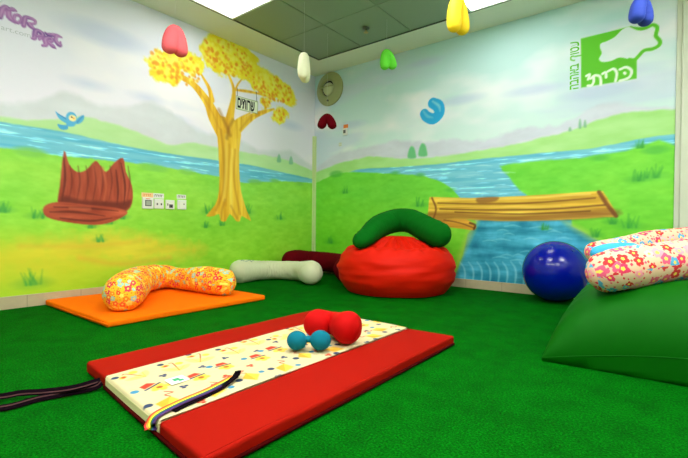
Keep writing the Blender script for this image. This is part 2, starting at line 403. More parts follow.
for P_, ww, cc, aa in [([(221, 130), (224, 160), (223, 190), (216, 210)], .022, (.72, .42, .08), .7), ([(235, 150), (234, 180), (240, 214)], .020, (.74, .44, .08), .65),
                   ([(229, 145), (228, 180), (226, 205)], .018, (.80, .52, .10), .6), ([(226, 135), (226, 165), (224, 200)], .03, (.99, .90, .50), .6), ([(232, 150), (231, 185), (232, 208)], .028, (.99, .90, .52), .55),
                   ([(238, 140), (237, 170), (243, 205)], .02, (.98, .86, .42), .6), ([(219, 110), (227, 127), (230, 135)], .04, (.60, .34, .10), .6), ([(233, 120), (229, 128), (227, 138)], .035, (.58, .34, .12), .6),
                   ([(200, 92), (211, 110), (219, 128)], .014, (.78, .50, .10), .6), ([(262, 112), (250, 118), (240, 130)], .014, (.78, .50, .10), .6), ([(225, 200), (222, 210), (221, 219)], .02, (.70, .42, .1), .6), ([(231, 206), (237, 218)], .016, (.70, .42, .1), .6)]:
    W.stroke(P_, ww, cc, .03, aa*.75)
fol = lambda u, z: np.array([.98, .90, .20])+.18*(fbm(u*26, z*26, 91)-.5)[..., None]*np.array([.2, .9, 1.6])
blobs = [[(145, 60), (150, 54), (160, 51), (175, 49), (188, 51), (198, 57), (204, 64), (203, 73), (196, 75), (189, 72), (182, 74), (176, 84), (166, 84), (157, 80), (151, 71)],
         [(201, 44), (207, 36), (218, 35), (234, 41), (248, 49), (256, 56), (259, 68), (252, 76), (243, 79), (230, 74), (218, 74), (209, 68), (203, 60), (199, 52)],
         [(247, 78), (253, 70), (264, 69), (275, 75), (286, 84), (296, 97), (295, 106), (286, 105), (277, 99), (266, 96), (255, 90)],
         [(273, 112), (279, 107), (287, 111), (287, 120), (279, 124), (273, 119)], [(261, 101), (266, 97), (271, 101), (268, 107), (263, 107)]]
for B in blobs: W.fill(B, fol, .03, rough=.05)
for B in blobs:
    Q = W.pts(B); cx, cz = Q.mean(0); rx, rz = (Q.max(0)-Q.min(0))/2
    for i in range(int(420*rx*rz*6)+14):
        a = rr.uniform(0, 6.283); q_ = rr.random()**.5; x = cx+rx*q_*math.cos(a)*.86; z_ = cz+rz*q_*math.sin(a)*.82
        low = .5-(z_-cz)/rz*.5
        if rr.random() < .22+.72*low:
            W.blob((x, z_), rr.uniform(.010, .020), (.95, rr.uniform(.55, .74), .10), .014, .75, raw=True)
        else: W.blob((x, z_), rr.uniform(.012, .024), (1.0, .96, .42), .02, .6, raw=True)
# sign hung in the tree
W.element('painted_sign', 'painted white name board hanging in the tree with black Hebrew letters')
W.stroke([(237.3, 88), (237.3, 97)], .007, (.2, .25, .25), .006, 1, 0); W.stroke([(256.3, 92), (256.8, 102)], .007, (.3, .35, .35), .006, 1, 0)
W.fill([(236.2, 95.6), (258, 101.6), (257.6, 114), (236, 108.8)], (.55, .62, .40), .005, smooth=0)
W.fill([(236.6, 96.2), (257.6, 102.2), (257.2, 113.4), (236.4, 108.2)], (.93, .96, .86), .005, smooth=0)
# purple graffiti name
W.element('painted_lettering', 'purple swirly painted lettering at the top of the left wall')
def q6(x, y): return (x/7.63, y/7.63)
pu = lambda u, z: np.array([.60, .40, .68])+.4*(fbm(u*16, z*16, 97)-.5)[..., None]*np.array([1, .8, .6])
for P_, ww in [([(-60, 90), (-30, 60), (-10, 70), (5, 120)], [.03, .05, .05, .03]), ([(0, 130), (15, 80), (40, 55), (62, 75), (70, 130), (115, 178)], [.05, .06, .05, .06, .06, .015]), ([(60, 75), (95, 72), (125, 85)], [.03, .05, .02]),
               ([(115, 115), (105, 145), (135, 175), (165, 150), (145, 118), (115, 115)], [.035]*6),
               ([(180, 195), (185, 165), (195, 135), (235, 140), (268, 160), (262, 180), (220, 182), (240, 205), (268, 228)], [.05, .06, .05, .04, .035, .03, .04, .05, .012]),
               ([(238, 292), (262, 290), (272, 240), (300, 240), (325, 270), (300, 300)], [.015, .05, .06, .05, .06, .03]), ([(280, 275), (315, 275)], [.03, .03]),
               ([(325, 348), (350, 340), (345, 300), (385, 290), (395, 315), (365, 320), (400, 350), (425, 370)], [.03, .05, .06, .05, .04, .03, .05, .012]),
               ([(340, 245), (370, 265), (430, 270), (470, 285)], [.012, .045, .045, .02]), ([(430, 275), (425, 310), (455, 345), (462, 320)], [.04, .05, .05, .02])]:
    W.stroke([q6(*p) for p in P_], [x*.62 for x in ww], pu, .006)
    W.stroke([q6(p[0]+3, p[1]-5) for p in P_], [x*.2 for x in ww], (.80, .62, .82), .006, .7)
W.element()
def place_left(u, z): return np.array([np.zeros_like(u), -u, z])
wl_ = W.build('wall_left', place_left, M_paint); wl_['kind'] = 'structure'
M_black = mat('black_letter_paint', (.04, .05, .06), .6); M_palegrey = mat('pale_grey_letter_paint', (.76, .77, .82), .6); M_palet = mat('pale_teal_letter_paint', (.62, .80, .84), .6)
def on_left(p0, dz=0):
    u0, z0 = left_uv(p0)
    return lambda x, y: Vector((.0012, -(u0-x), z0+y))
text_mesh('sign_letters', 'םיתורש', on_left((237.4, 107.4)), .232, .108, M_black, wl_, 'black Hebrew letters on the painted tree sign', .035)
text_mesh('web_address', 'art.com', on_left((1, 29.5)), .17, .028, M_palegrey, wl_, 'faint grey web address under the purple lettering')

# ================================================================== RIGHT WALL
W = Canvas(0, 3.663, 0.0, RH, .0065, right_uv)
U, Z = W.U, W.Z
n1 = fbm(U*1.3+9, Z*2.6, 111); n2 = fbm(U*.9+2, Z*4.0, 121); t = np.clip((Z-1.4)/1.0, 0, 1)[..., None]
sky = np.zeros(U.shape+(3,)); sky[:] = np.array([.84, .93, .92])*(1-t)+np.array([.72, .87, .88])*t
k = np.clip((n1-.48)*3.2, 0, 1)[..., None]; sky = sky*(1-k)+np.array([.98, .955, .98])*k
k = np.clip((n2-.56)*3.5, 0, .6)[..., None]; sky = sky*(1-k)+np.array([.79, .84, .93])*k
W.rgb[:] = sky
for P_, s_ in [((425, 62), .16), ((460, 100), .2), ((350, 125), .2), ((600, 92), .25), ((530, 90), .2)]:
    W.blob(P_, s_, (.72, .78, .90), .2, .5, .22)
W.under([(300, 178), (316, 168), (330, 157), (345, 151), (365, 148), (395, 140), (420, 142), (450, 140), (480, 141), (505, 135), (530, 125), (550, 128), (575, 118), (590, 108), (608, 101), (625, 104), (650, 107), (675, 106)],
        lambda u, z: np.array([.82, .845, .90])+.08*(fbm(u*7, z*16, 131)-.5)[..., None], .04, .025)
W.under([(300, 180), (316, 172), (340, 163), (372, 156), (400, 159), (440, 157), (480, 150), (510, 146), (545, 137), (575, 130), (600, 119), (625, 112), (675, 109)],
        lambda u, z: np.array([.68, .89, .55])+.14*(fbm(u*4, z*14, 133)-.5)[..., None]*np.array([1, .5, 1.2]), .02, .01)
W.under([(300, 195), (345, 174), (358, 169), (400, 167), (440, 164), (470, 160), (500, 157), (540, 153), (590, 149), (625, 142), (650, 137), (675, 134)], water, .012, .004)
gr2 = lambda u, z: grass(u+7, z)*np.array([.80, .97, .80])
# near meadow, left of the stream and right of it
W.under([(300, 190), (316, 183), (335, 174), (350, 172), (400, 174), (425, 176), (448, 184), (462, 200), (472, 212), (690, 700)], gr2, .014, .008)
W.fill([(500, 166), (520, 163), (545, 160), (580, 158), (625, 151), (690, 150), (700, 320), (600, 320), (590, 285), (575, 245), (560, 225), (540, 205), (520, 190), (508, 176)], gr2, .02, smooth=2, rough=.006)
W.fill([(480, 218), (562, 216), (572, 226), (597, 240), (618, 260), (650, 330), (440, 330), (450, 290), (463, 255)], lambda u, z: np.array([.22, .64, .76])+.42*(fbm(u*3.5, z*22, 141)-.5)[..., None]+.2*(fbm(u*14, z*9, 142)-.5)[..., None], .02, smooth=2)
W.fill([(471, 222), (479, 221), (465, 252), (453, 284), (446, 305), (442, 305), (448, 280), (460, 250)], (.74, .82, .34), .05, .55)
W.fill([(562, 220), (574, 224), (600, 239), (622, 258), (612, 256), (590, 240), (572, 229)], (.76, .84, .40), .05, .55)
for i in range(15):
    x = 464+i*8.5; P_ = [(x-4, 262), (x, 268), (x+1, 276), (x-1, 288)]
    W.stroke(P_, [.006, .014, .016, .006], (.72, .93, .95), .015, .55)
for i in range(22):
    x = rr.uniform(482, 570); y = rr.uniform(226, 262); l = rr.uniform(8, 22)
    W.stroke([(x, y), (x+l*.5, y-1.2), (x+l, y+.5)], [.005, .012, .004], (.62, .88, .92), .012, .5)
for i in range(14):
    x = rr.uniform(455, 505); y = rr.uniform(165, 195); W.stroke([(x, y), (x+7, y-.6), (x+15, y)], [.004, .010, .004], (.72, .90, .94), .010, .5)
for (a, b_, c_) in [(336, 174, .1), (395, 173, .05), (420, 175, .05), (655, 150, .08), (600, 158, .06), (450, 190, .05)]:
    W.blob((a, b_), c_, (.30, .72, .26), .06, .65, .4)
for p, s_ in [((652, 176), .09), ((638, 179), .08), ((630, 226), .09), ((612, 222), .06), ((345, 192), .07), ((420, 205), .09), ((595, 235), .06), ((330, 242), .08), ((640, 146), .05), ((545, 228), .05)]:
    tuft(W, p, s_, (.20, .62, .22))
for p, s_ in [((412, 158), 4), ((423, 156), 4.3)]:
    W.fill([(p[0]-s_, p[1]), (p[0]-s_*.9, p[1]-s_*1.6), (p[0]-s_*.3, p[1]-s_*2.9), (p[0]+s_*.5, p[1]-s_*2.6), (p[0]+s_*.9, p[1]-s_*1.2), (p[0]+s_*.9, p[1])], (.40, .76, .50), .02, .95)
for p, s_ in [((580, 128), 9), ((585, 127), 7), ((570, 131), 4)]:
    W.fill([(p[0]-1.4, p[1]), (p[0]-1, p[1]-s_*.7), (p[0], p[1]-s_), (p[0]+1, p[1]-s_*.7), (p[0]+1.4, p[1])], (.48, .72, .56), .015, .9)
# log bridge
W.element('painted_log', 'painted yellow-brown log bridge over the mural stream')
lg = lambda u, z: np.array([.90, .72, .22])+.62*(fbm(u*2.0, z*34, 151)-.5)[..., None]*np.array([.8, .9, .6])
W.fill([(440, 213), (462, 218), (470, 221), (476, 226), (474, 230), (464, 229), (448, 227), (436, 224)], lambda u, z: lg(u, z)*np.array([.95, .86, .8]), .008)
W.fill([(429, 200), (434, 197), (470, 198), (520, 196), (570, 193), (599, 191), (604, 193), (611, 204), (617, 216), (605, 217), (560, 220), (500, 221), (455, 219), (436, 222), (430, 227), (428, 224)], lg, .008, smooth=2)
W.fill([(430, 212), (500, 215), (560, 213), (612, 209), (616, 216), (560, 220), (500, 221), (455, 219), (430, 224)], (.48, .27, .10), .04, .55)
for P_, ww, cc in [([(438, 203), (480, 204), (530, 203), (595, 198)], .012, (.45, .25, .08)), ([(440, 209), (490, 210), (550, 209), (605, 205)], .014, (.42, .23, .08)), ([(432, 198), (436, 210), (430, 226)], .02, (.50, .28, .09)), ([(599, 192), (606, 203), (616, 216)], .03, (.46, .24, .08)),
                   ([(440, 199), (500, 199), (590, 194)], .014, (.96, .85, .42)), ([(445, 206), (500, 207), (560, 206)], .014, (.93, .78, .32)), ([(444, 220), (460, 223), (474, 228)], .010, (.42, .22, .08)), ([(470, 223), (475, 225), (474, 229)], .02, (.30, .15, .06)), ([(455, 212), (520, 214), (590, 211)], .010, (.36, .19, .07))]:
    W.stroke(P_, ww, cc, .012, .8)
W.fill([(476, 199), (482, 197), (498, 197), (496, 201), (486, 203), (478, 203)], (.50, .28, .14), .02, .6)
W.element('painted_cushion', 'painted blue horseshoe cushion floating in the mural sky')
def q7(x, y): return (400+x/9.17, 85+y/9.17)
W.stroke([q7(*p) for p in [(300, 165), (350, 195), (360, 260), (305, 310), (245, 290), (222, 262)]], [.11, .125, .11, .115, .11, .10], (.12, .66, .90), .008)
W.stroke([q7(*p) for p in [(300, 150), (355, 190), (368, 240)]], [.02, .03, .01], (.55, .84, .92), .02, .8)
W.stroke([q7(*p) for p in [(215, 240), (250, 285), (300, 300)]], [.02, .03, .01], (.50, .80, .92), .02, .7)
# green logo
bg = W.rgb.copy(); W.element('painted_logo', 'green painted shop logo with a pale cloud shape on the right wall')
def q8(x, y): return (555+x/5.727, 20+y/5.727)
gn = (.36, .76, .10)
cl = [(262, 135), (300, 120), (345, 95), (385, 55), (430, 38), (480, 50), (520, 45), (560, 28), (585, 42), (580, 75), (578, 92), (600, 120), (595, 145), (560, 165), (510, 175), (480, 205), (455, 228), (425, 224), (370, 215), (320, 235), (270, 240), (252, 222), (268, 190), (258, 160)]
W.fill([q8(*p) for p in [(148, 107), (440, 34), (468, 60), (468, 335), (150, 388)]], gn, .006, smooth=0)
def bgc(u, z):
    i = np.clip(np.round(u/W.u[1]).astype(int), 0, W.nu-1); j = np.clip(np.round(z/W.z[1]).astype(int), 0, W.nz-1); return bg[j, i]*.6+np.array([.88, .93, .93])*.4
W.fill([q8(*p) for p in cl], bgc, .006, smooth=3)
W.stroke([q8(*p) for p in cl[4:18]], [.006]+[.026]*12+[.02], gn, .006)
W.element('motto_letter', 'green Hebrew final letter of the upper motto word')
W.stroke([(574.5, 60.2), (573.0, 60.4), (571.0, 59.6), (570.8, 57.4), (572.2, 56.2), (575, 56.3), (580.5, 55.6)], .010, (.36, .76, .10), .005)
W.element('logo_lettering', 'pale Hebrew brush lettering on the green logo')
for P_ in [[(372, 283), (408, 270), (438, 290), (428, 325), (395, 342), (372, 348)], [(398, 302), (402, 307)], [(303, 294), (335, 280), (352, 298), (352, 325), (346, 350)], [(272, 308), (290, 300), (293, 328)], [(205, 335), (228, 318), (255, 322), (262, 345), (262, 370)], [(220, 322), (222, 350), (210, 374), (188, 376)], [(180, 320), (198, 312), (190, 340)]]:
    W.stroke([q8(*p) for p in P_], .020, (.92, .96, .90), .006)
W.element()
wr_ = W.build('wall_right', lambda u, z: np.array([u, np.zeros_like(u), z]), M_paint); wr_['kind'] = 'structure'
M_logow = mat('pale_letter_paint', (.90, .95, .90), .6); M_logog = mat('green_letter_paint', gn, .6)
def persp(Q, place):
    """box -> the four-cornered area the lettering fills on the wall"""
    A, B, C_, D = [np.array(right_uv(p)) for p in Q]
    def f_(x, y): q = A*(1-x)*(1-y)+B*x*(1-y)+C_*x*y+D*(1-x)*y; return place(q)
    return f_
pl = lambda q: Vector((q[0], -.0012, q[1]))
u0, zb = right_uv((569.5, 90)); u1, zt = right_uv((579.5, 40.5))
text_mesh('logo_motto', 'הבהאב    וטע', lambda x, y: Vector((u1-y, -.0012, zb+x)), zt-zb, u1-u0, M_logog, wr_, 'green Hebrew motto running up the side of the logo', .022)

# ================================================================== ROOM SHELL
XR, YB = 4.95, -6.2
def struct(o): o['kind'] = 'structure'; return o
struct(box('floor', (0, YB, -.03), (XR, 0, 0), M_turf))
struct(box('wall_right.001', (3.663, 0, 0), (XR, .1, RH), M_plaster))
struct(box('wall_rear', (XR, YB, 0), (XR+.1, 0, RH), M_plaster))
struct(box('wall_front', (0, YB-.1, 0), (XR, YB, RH), M_plaster))
# ceiling: plaster border, metal tiles in the middle
GX, GY, TS = .413, -.393, .6
bm = bmesh.new(); bbox(bm, (0, YB, RH), (XR, GY, RH+.08)) if 0 else None
bbox(bm, (0, GY, RH), (XR, 0, RH+.09)); bbox(bm, (0, YB, RH), (GX, GY, RH+.09)); bbox(bm, (GX, YB, RH+.07), (XR, GY, RH+.09))
ceil = struct(from_bm('ceiling', bm, M_plaster))
lights = {(0, 2), (3, 0), (2, 6), (3, 3), (4, 6), (6, 2), (6, 5)}
panels = []
for i in range(8):
    for j in range(10):
        x0, y0 = GX+i*TS, GY-j*TS; x1, y1 = min(x0+TS, XR), max(y0-TS, YB)
        if x1-x0 < .05 or y0-y1 < .05: continue
        if (i, j) in lights: panels.append((x0, x1, y1, y0)); continue
        box('ceiling_tile', (x0+.003, y1+.003, RH+.002), (x1-.003, y0-.003, RH+.02), M_tile, ceil, .002, 1)
bm = bmesh.new()
bbox(bm, (GX-.012, YB, RH-.004), (GX+.002, GY+.012, RH+.004)); bbox(bm, (GX, GY-.002, RH-.004), (XR, GY+.012, RH+.004))
struct(from_bm('trim_1', bm, M_grid))
wl = ['square white ceiling light panel above the yellow tree', 'square white ceiling light panel beside the right wall', 'white ceiling light panel behind the camera along the left wall', 'white ceiling light panel over the middle of the room', 'white ceiling light panel over the rear middle of the room', 'white ceiling light panel over the right side', 'white ceiling light panel over the rear right side']
for q, (x0, x1, y0, y1) in enumerate(sorted(panels)):
    e = empty('ceiling_light', ((x0+x1)/2, (y0+y1)/2, RH))
    cx_, cy_ = e.location.x, e.location.y
    lb = {(0, 2): 0, (3, 0): 1, (2, 6): 2, (3, 3): 3, (4, 6): 4, (6, 2): 5, (6, 5): 6}[(round((x0-GX)/TS), round((GY-y1)/TS))]
    tag(e, wl[lb], 'ceiling light', 'square light panels in the ceiling')
    bm = bmesh.new(); g = .022
    bbox(bm, (x0+.003, y0+.003, RH-.006), (x0+g, y1-.003, RH+.02)); bbox(bm, (x1-g, y0+.003, RH-.006), (x1-.003, y1-.003, RH+.02))
    bbox(bm, (x0+g, y0+.003, RH-.006), (x1-g, y0+g, RH+.02)); bbox(bm, (x0+g, y1-g, RH-.006), (x1-g, y1-.003, RH+.02))
    from_bm('frame', bm, M_white, e)
    box('diffuser', (x0+g, y0+g, RH+.002), (x1-g, y1-g, RH+.014), M_lamp_dim if lb in (0, 1) else M_lamp, e)
# skirting
bm = bmesh.new(); bbox(bm, (0, YB, 0), (.012, -.012, .088)); struct(from_bm('baseboard_left', bm, M_base))
bl = bpy.data.objects['baseboard_left']
bm = bmesh.new(); bbox(bm, (0, -.012, 0), (3.663, 0, .084)); br_ = struct(from_bm('baseboard_right', bm, M_base))
bm = bmesh.new()
for i in range(18): bbox(bm, (.0118, -.35*i-.27, .001), (.0126, -.35*i-.266, .086))
from_bm('tile_joint', bm, M_grout, bl)
bm = bmesh.new()
for i in range(10): bbox(bm, (.35*i+.3, -.0126, .001), (.35*i+.304, -.0118, .082))
from_bm('tile_joint', bm, M_grout, br_)
# corner guard
bm = bmesh.new(); bbox(bm, (.0005, -.034, .09), (.034, -.028, 1.74), .001, 1)
for q in (0,):
    bbox(bm, (.030, -.034, .09), (.036, -.001, 1.74), .001, 1); bbox(bm, (.0005, -.04, .09), (.006, -.03, 1.74))
struct(from_bm('trim_2', bm, mat('pale_green_corner_strip', (.80, .88, .62), .5)))
# door frame at the right end of the mural
bm = bmesh.new(); bbox(bm, (3.663, -.02, 0), (3.70, 0, RH), .004); bbox(bm, (3.695, -.045, 0), (3.86, 0, RH), .006)
struct(from_bm('trim_3', bm, M_cream))

# ================================================================== CLOTH TUBES
def sweep(name, P, R, m, parent=None, flat=1.0, nseg=110, nr=36, wr=.006, seed=0, fold=.0, floor=None, endk=1.0, lump=.004):
    P = catmull([list(p) for p in P], 400); R = catmull([[r, 0] for r in R], 400)[:, 0]
    ds = np.r_[0, np.cumsum(np.linalg.norm(np.diff(P, axis=0), axis=1))]; Lt = ds[-1]
    e0, e1 = R[0]*endk, R[-1]*endk
    # extend the line so that the round ends sit past the first and last point
    th = np.linspace(0, math.pi, nseg); ss = (1-np.cos(th))/2*.5+np.linspace(0, 1, nseg)*.5
    ss = ss*Lt
    t_ = np.gradient(P, axis=0)
    verts = []; uvs = []; cuv = []
    prev_n = None
    for i, s_ in enumerate(ss):
        p = np.array([np.interp(s_, ds, P[:, k]) for k in range(3)]); tt = np.array([np.interp(s_, ds, t_[:, k]) for k in range(3)]); tt /= np.linalg.norm(tt)
        a = s_+.03; b = s_-.03
        ta = np.array([np.interp(min(a, Lt), ds, t_[:, k]) for k in range(3)]); tb = np.array([np.interp(max(b, 0), ds, t_[:, k]) for k in range(3)])
        ta /= np.linalg.norm(ta); tb /= np.linalg.norm(tb); cv = ta-tb
        r = np.interp(s_, ds, R); k = 1
        if s_ < e0: k = math.sqrt(max(0, 1-((e0-s_)/e0)**2))
        if Lt-s_ < e1: k = min(k, math.sqrt(max(0, 1-((e1-Lt+s_)/e1)**2)))
        up = np.array([0, 0, 1.]); side = np.cross(tt, up)
        if np.linalg.norm(side) < .3 or prev_n is not None and abs(tt[2]) > .8:
            side = prev_n-tt*(prev_n@tt) if prev_n is not None else np.array([1., 0, 0])-tt*tt[0]
        side /= np.linalg.norm(side)
        if prev_n is not None and side@prev_n < 0: side = -side
        prev_n = side; up2 = np.cross(side, tt)
        if i in (0, nseg-1): k = .02
        for q in range(nr):
            an = 2*math.pi*q/nr; d = side*math.cos(an)+up2*math.sin(an)*flat
            inner = max(0, -(d@cv))*0+max(0, d@cv)
            rr_ = r*k
            v = p+d*rr_
            nz = noise.noise(Vector(v*9)+Vector((seed, 0, 0)))*lump+noise.noise(Vector((s_*70, an*2, seed)))*wr*min(1, k)*(.35+3*inner)
            nz += math.sin(s_*150+2*math.sin(an*2))*fold*inner*k
            v = p+d*(rr_+nz*k)
            if floor is not None and v[2] < floor: v[2] = floor+(v[2]-floor)*.04
            verts.append(v); uvs.append((s_, an*r*.9)); cuv.append((k, s_, rr_*math.cos(an)+.5, rr_*math.sin(an)+.5))
    faces = []; fuv = []
    for i in range(nseg-1):
        for q in range(nr):
            a = i*nr+q; b = i*nr+(q+1) % nr; faces.append((a, b, b+nr, a+nr))
            w1 = 2*math.pi*.9*np.interp(ss[i], ds, R) if q == nr-1 else None
            ua, ub, uc, ud = uvs[a], uvs[b], uvs[b+nr], uvs[a+nr]
            if q == nr-1: ub = (ub[0], uvs[a][1]*nr/(nr-1)); uc = (uc[0], uvs[a+nr][1]*nr/(nr-1))
            ids = (a, b, b+nr, a+nr)
            if min(cuv[x][0] for x in ids) < .72: ua, ub, uc, ud = [(cuv[x][2], cuv[x][3]) for x in ids]
            fuv += [ua, ub, uc, ud]
    faces.append(tuple(range(nr))[::-1]); faces.append(tuple((nseg-1)*nr+q for q in range(nr)))
    fuv += [(0, 0)]*(2*nr)
    me = bpy.data.meshes.new(name); me.from_pydata([tuple(v) for v in verts], [], faces)
    uvl = me.uv_layers.new(name='UVMap'); uvl.data.foreach_set('uv', np.array(fuv).ravel())
    LAST.append((P[::8], R[::8]))
    return link(name, me, m, parent, True)
LAST = []
def dent(o, line, gap=.004):
    """press the soft bag down where a cushion lies on it"""
    P, R = line
    for v in o.data.vertices:
        d = np.hypot(P[:, 0]-v.co.x, P[:, 1]-v.co.y); ok = d < R
        if ok.any():
            b = (P[ok, 2]-np.sqrt(R[ok]**2-d[ok]**2)).min()-gap-.008
            if v.co.z > b: v.co.z = max(b, .002)
M_floral_y = floral_mat('yellow_floral_cotton', (.95, .74, .16), [(.93, .22, .16), (.97, .52, .12), (.62, .78, .74), (.90, .24, .34), (.98, .90, .40), (.95, .42, .20)], 25, thr=.52, leaf=(.93, .45, .10))
M_floral_p = floral_mat('pink_floral_cotton', (.90, .74, .62), [(.92, .24, .40), (.95, .60, .66), (.34, .66, .84), (.86, .20, .22), (.96, .70, .72), (.92, .36, .50)], 19, thr=.50, leaf=(.88, .30, .30))
M_offwhite = mat('offwhite_jersey', (.80, .81, .66), .85, bump=.25, bscale=260, sheen=.2)
M_maroon = mat('maroon_jersey', (.36, .0, .04), .85, bump=.2, bscale=260, spec=.08)
M_red = mat('red_stretch_fabric', (.82, .09, .0), .6, bump=.15, bscale=300, spec=.12)
M_greenj = mat('green_jersey', (.0, .37, .06), .8, bump=.2, bscale=280, spec=.1)
M_greenb = mat('green_stretch_fabric', (.0, .34, .0), .6, bump=.12, bscale=280, spec=.1)
M_blueball = mat('glossy_blue_vinyl', (.0, .06, .56), .2, spec=.4)
M_orange = mat('orange_cotton', (1.0, .44, .0), .8, spec=.08, bump=.2, bscale=300, var=.03, vscale=3)
M_redmat = mat('red_cotton', (.59, .05, .0), .8, spec=.08, bump=.2, bscale=300, var=.04, vscale=3)
M_redshade = mat('shaded_red_cotton', (.25, .01, .01), .9, spec=.05, bump=.2, bscale=300)  # mat red darkened: shade along its side put into the piping colour
M_teal = mat('teal_jersey', (.0, .40, .48), .8, spec=.15, bump=.25, bscale=250)
M_redj = mat('red_jersey', (.72, .01, .01), .75, spec=.12, bump=.2, bscale=250)
M_pinkj = mat('coral_pink_jersey', (.95, .40, .43), .75, spec=.15, bump=.25, bscale=260)
M_lime = mat('lime_green_jersey', (.38, .84, .18), .75, bump=.2, bscale=260)
M_yellowj = mat('yellow_jersey', (.98, .82, .04), .7, bump=.2, bscale=260)
M_bluej = mat('royal_blue_jersey', (.12, .24, .66), .75, bump=.2, bscale=260)
M_ivoryj = mat('ivory_jersey', (.90, .90, .76), .75, bump=.2, bscale=260)
M_sky = mat('sky_blue_cotton', (.20, .66, .86), .75)

# ---- orange mat
def slab(name, x0, x1, y0, y1, z0, z1, m, parent, bev=.012, wob=.004, seed=0, nx=40, ny=50):
    bm = bmesh.new(); bbox(bm, (x0, y0, z0), (x1, y1, z1))
    bmesh.ops.subdivide_edges(bm, edges=[e for e in bm.edges if abs((e.verts[0].co-e.verts[1].co).z) < 1e-6], cuts=24, use_grid_fill=True)
    es = [e for e in bm.edges if len(e.link_faces) == 2 and e.calc_face_angle(0) > 1]
    bmesh.ops.bevel(bm, geom=es, offset=bev, segments=3, profile=.6, affect='EDGES')
    for v in bm.verts:
        k = noise.noise(Vector((v.co.x*3, v.co.y*3, seed)))
        if v.co.z > (z0+z1)/2: v.co.z += k*wob
        v.co.x += noise.noise(Vector((v.co.y*4, v.co.z*3, seed+5)))*wob; v.co.y += noise.noise(Vector((v.co.x*4, seed+9, 0)))*wob
    o = from_bm(name, bm, m, parent, True); w_ = o.modifiers.new('WeightedNormal', 'WEIGHTED_NORMAL'); w_.weight = 100
    return o
e = empty('play_mat', (.58, -2.36, 0)); tag(e, 'plain orange foam play mat on the turf along the left wall', 'mat')
slab('cover', 0.035, 1.085, -2.965, -1.76, .001, .040, M_orange, e, seed=3)
bm = bmesh.new(); bbox(bm, (1.0, -2.973, .016), (1.09, -2.963, .026), .002, 1); tube_bm(bm, [(.2, -2.967, .02), (.5, -2.969, .018), (1.0, -2.967, .02)], .003)
from_bm('zip', bm, M_orange, e)

# ---- red mat with printed band
MX0, MX1, MX2, MX3, MY0, MY1, MZ = 1.79, 2.036, 2.523, 2.79, -3.335, -1.98, .048
e = empty('play_mat', ((MX0+MX3)/2, (MY0+MY1)/2, 0)); tag(e, 'red foam play mat with a cream teddy-free printed band, in the foreground' if 0 else 'large red play mat with cream patterned band and rainbow strap in the foreground', 'mat')
redmat = e
slab('red_border', MX0, MX1+.004, MY0, MY1, .001, MZ, M_redmat, e, seed=11)
slab('red_border', MX2-.004, MX3, MY0, MY1, .001, MZ, M_redmat, e, seed=21)
PW = Canvas(0, MX2-MX1, 0, MY1-MY0, .003, lambda p: p)
cr = np.array([.80, .74, .57]); PW.rgb[:] = cr+.03*(fbm(PW.U*60, PW.Z*60, 201)-.5)[..., None]
rm = random.Random(12)
def motif(cx, cy, a, kind, s=1.0):
    ca, sa = math.cos(a), math.sin(a)
    T = lambda P: [(cx+(x*ca-y*sa)*s, cy+(x*sa+y*ca)*s) for x, y in P]
    yl_ = (.90, .74, .26); na = (.16, .22, .34); rd = (.74, .20, .12); bl_ = (.22, .50, .64)
    if kind == 0:      # open parasol
        PW.fill(T([(-.050, 0), (-.040, .028), (-.012, .046), (.02, .044), (.045, .022), (.052, -.002), (0, .006)]), (.93, .84, .46), .004, raw=True)
        PW.stroke(T([(0, .046), (0, -.045), (.012, -.05)]), .005, (.60, .30, .14), .003, raw=True)
        for q in (-.03, 0, .03): PW.stroke(T([(0, .046), (q, .004)]), .003, (.78, .62, .24), .003, .8, 0, raw=True)
        PW.fill(T([(.02, -.02), (.042, -.014), (.05, -.032), (.030, -.044), (.015, -.036)]), (.86, .66, .24), .004, smooth=0, raw=True); PW.blob(T([(.03, -.028)])[0], .008, rd, .004, raw=True)
        PW.blob(T([(.042, -.055)])[0], .013, na, .004, raw=True); PW.blob(T([(-.02, -.03)])[0], .016, yl_, .004, raw=True)
    elif kind == 1:    # flower pot
        PW.fill(T([(-.024, -.012), (.026, -.014), (.018, -.040), (-.016, -.040)]), rd, .004, smooth=0, raw=True)
        for q in range(5):
            b_ = T([(math.cos(q*1.26)*.02, .02+math.sin(q*1.26)*.02)])[0]; PW.blob(b_, .013, yl_, .004, raw=True)
        PW.blob(T([(0, .02)])[0], .011, (.62, .36, .12), .004, raw=True); PW.stroke(T([(-.03, -.002), (.032, -.006)]), .009, na, .003, raw=True)
        PW.blob(T([(.05, -.03)])[0], .014, bl_, .004, raw=True)
    elif kind == 2:    # kite
        PW.fill(T([(0, .05), (.034, .005), (0, -.035), (-.034, .005)]), yl_, .004, smooth=0, raw=True)
        PW.fill(T([(0, .05), (.034, .005), (0, -.035)]), (.86, .62, .18), .004, smooth=0, raw=True)
        PW.stroke(T([(0, -.035), (.016, -.05), (-.004, -.062), (.02, -.075)]), .005, rd, .003, raw=True)
        PW.blob(T([(.05, .01)])[0], .014, na, .004, raw=True); PW.blob(T([(-.05, -.01)])[0], .012, bl_, .004, raw=True)
    else:              # clover
        for q in range(3): PW.blob(T([(math.cos(q*2.1)*.009, math.sin(q*2.1)*.009)])[0], .0075, (.18, .22, .36) if kind == 3 else rd, .003, raw=True)
k = 0
for j in range(10):
    for i in range(3):
        cx_ = .085+i*.16+(.04 if j % 2 else 0)+rm.uniform(-.015, .015)-.01; cy_ = .075+j*.142+rm.uniform(-.02, .02)
        motif(cx_, cy_, rm.uniform(-2.4, -.4), k % 3, rm.uniform(.95, 1.2)); k += 1
        motif(cx_+.08, cy_+.07, rm.uniform(0, 3), 3 if rm.random() < .7 else 4, 1.0)
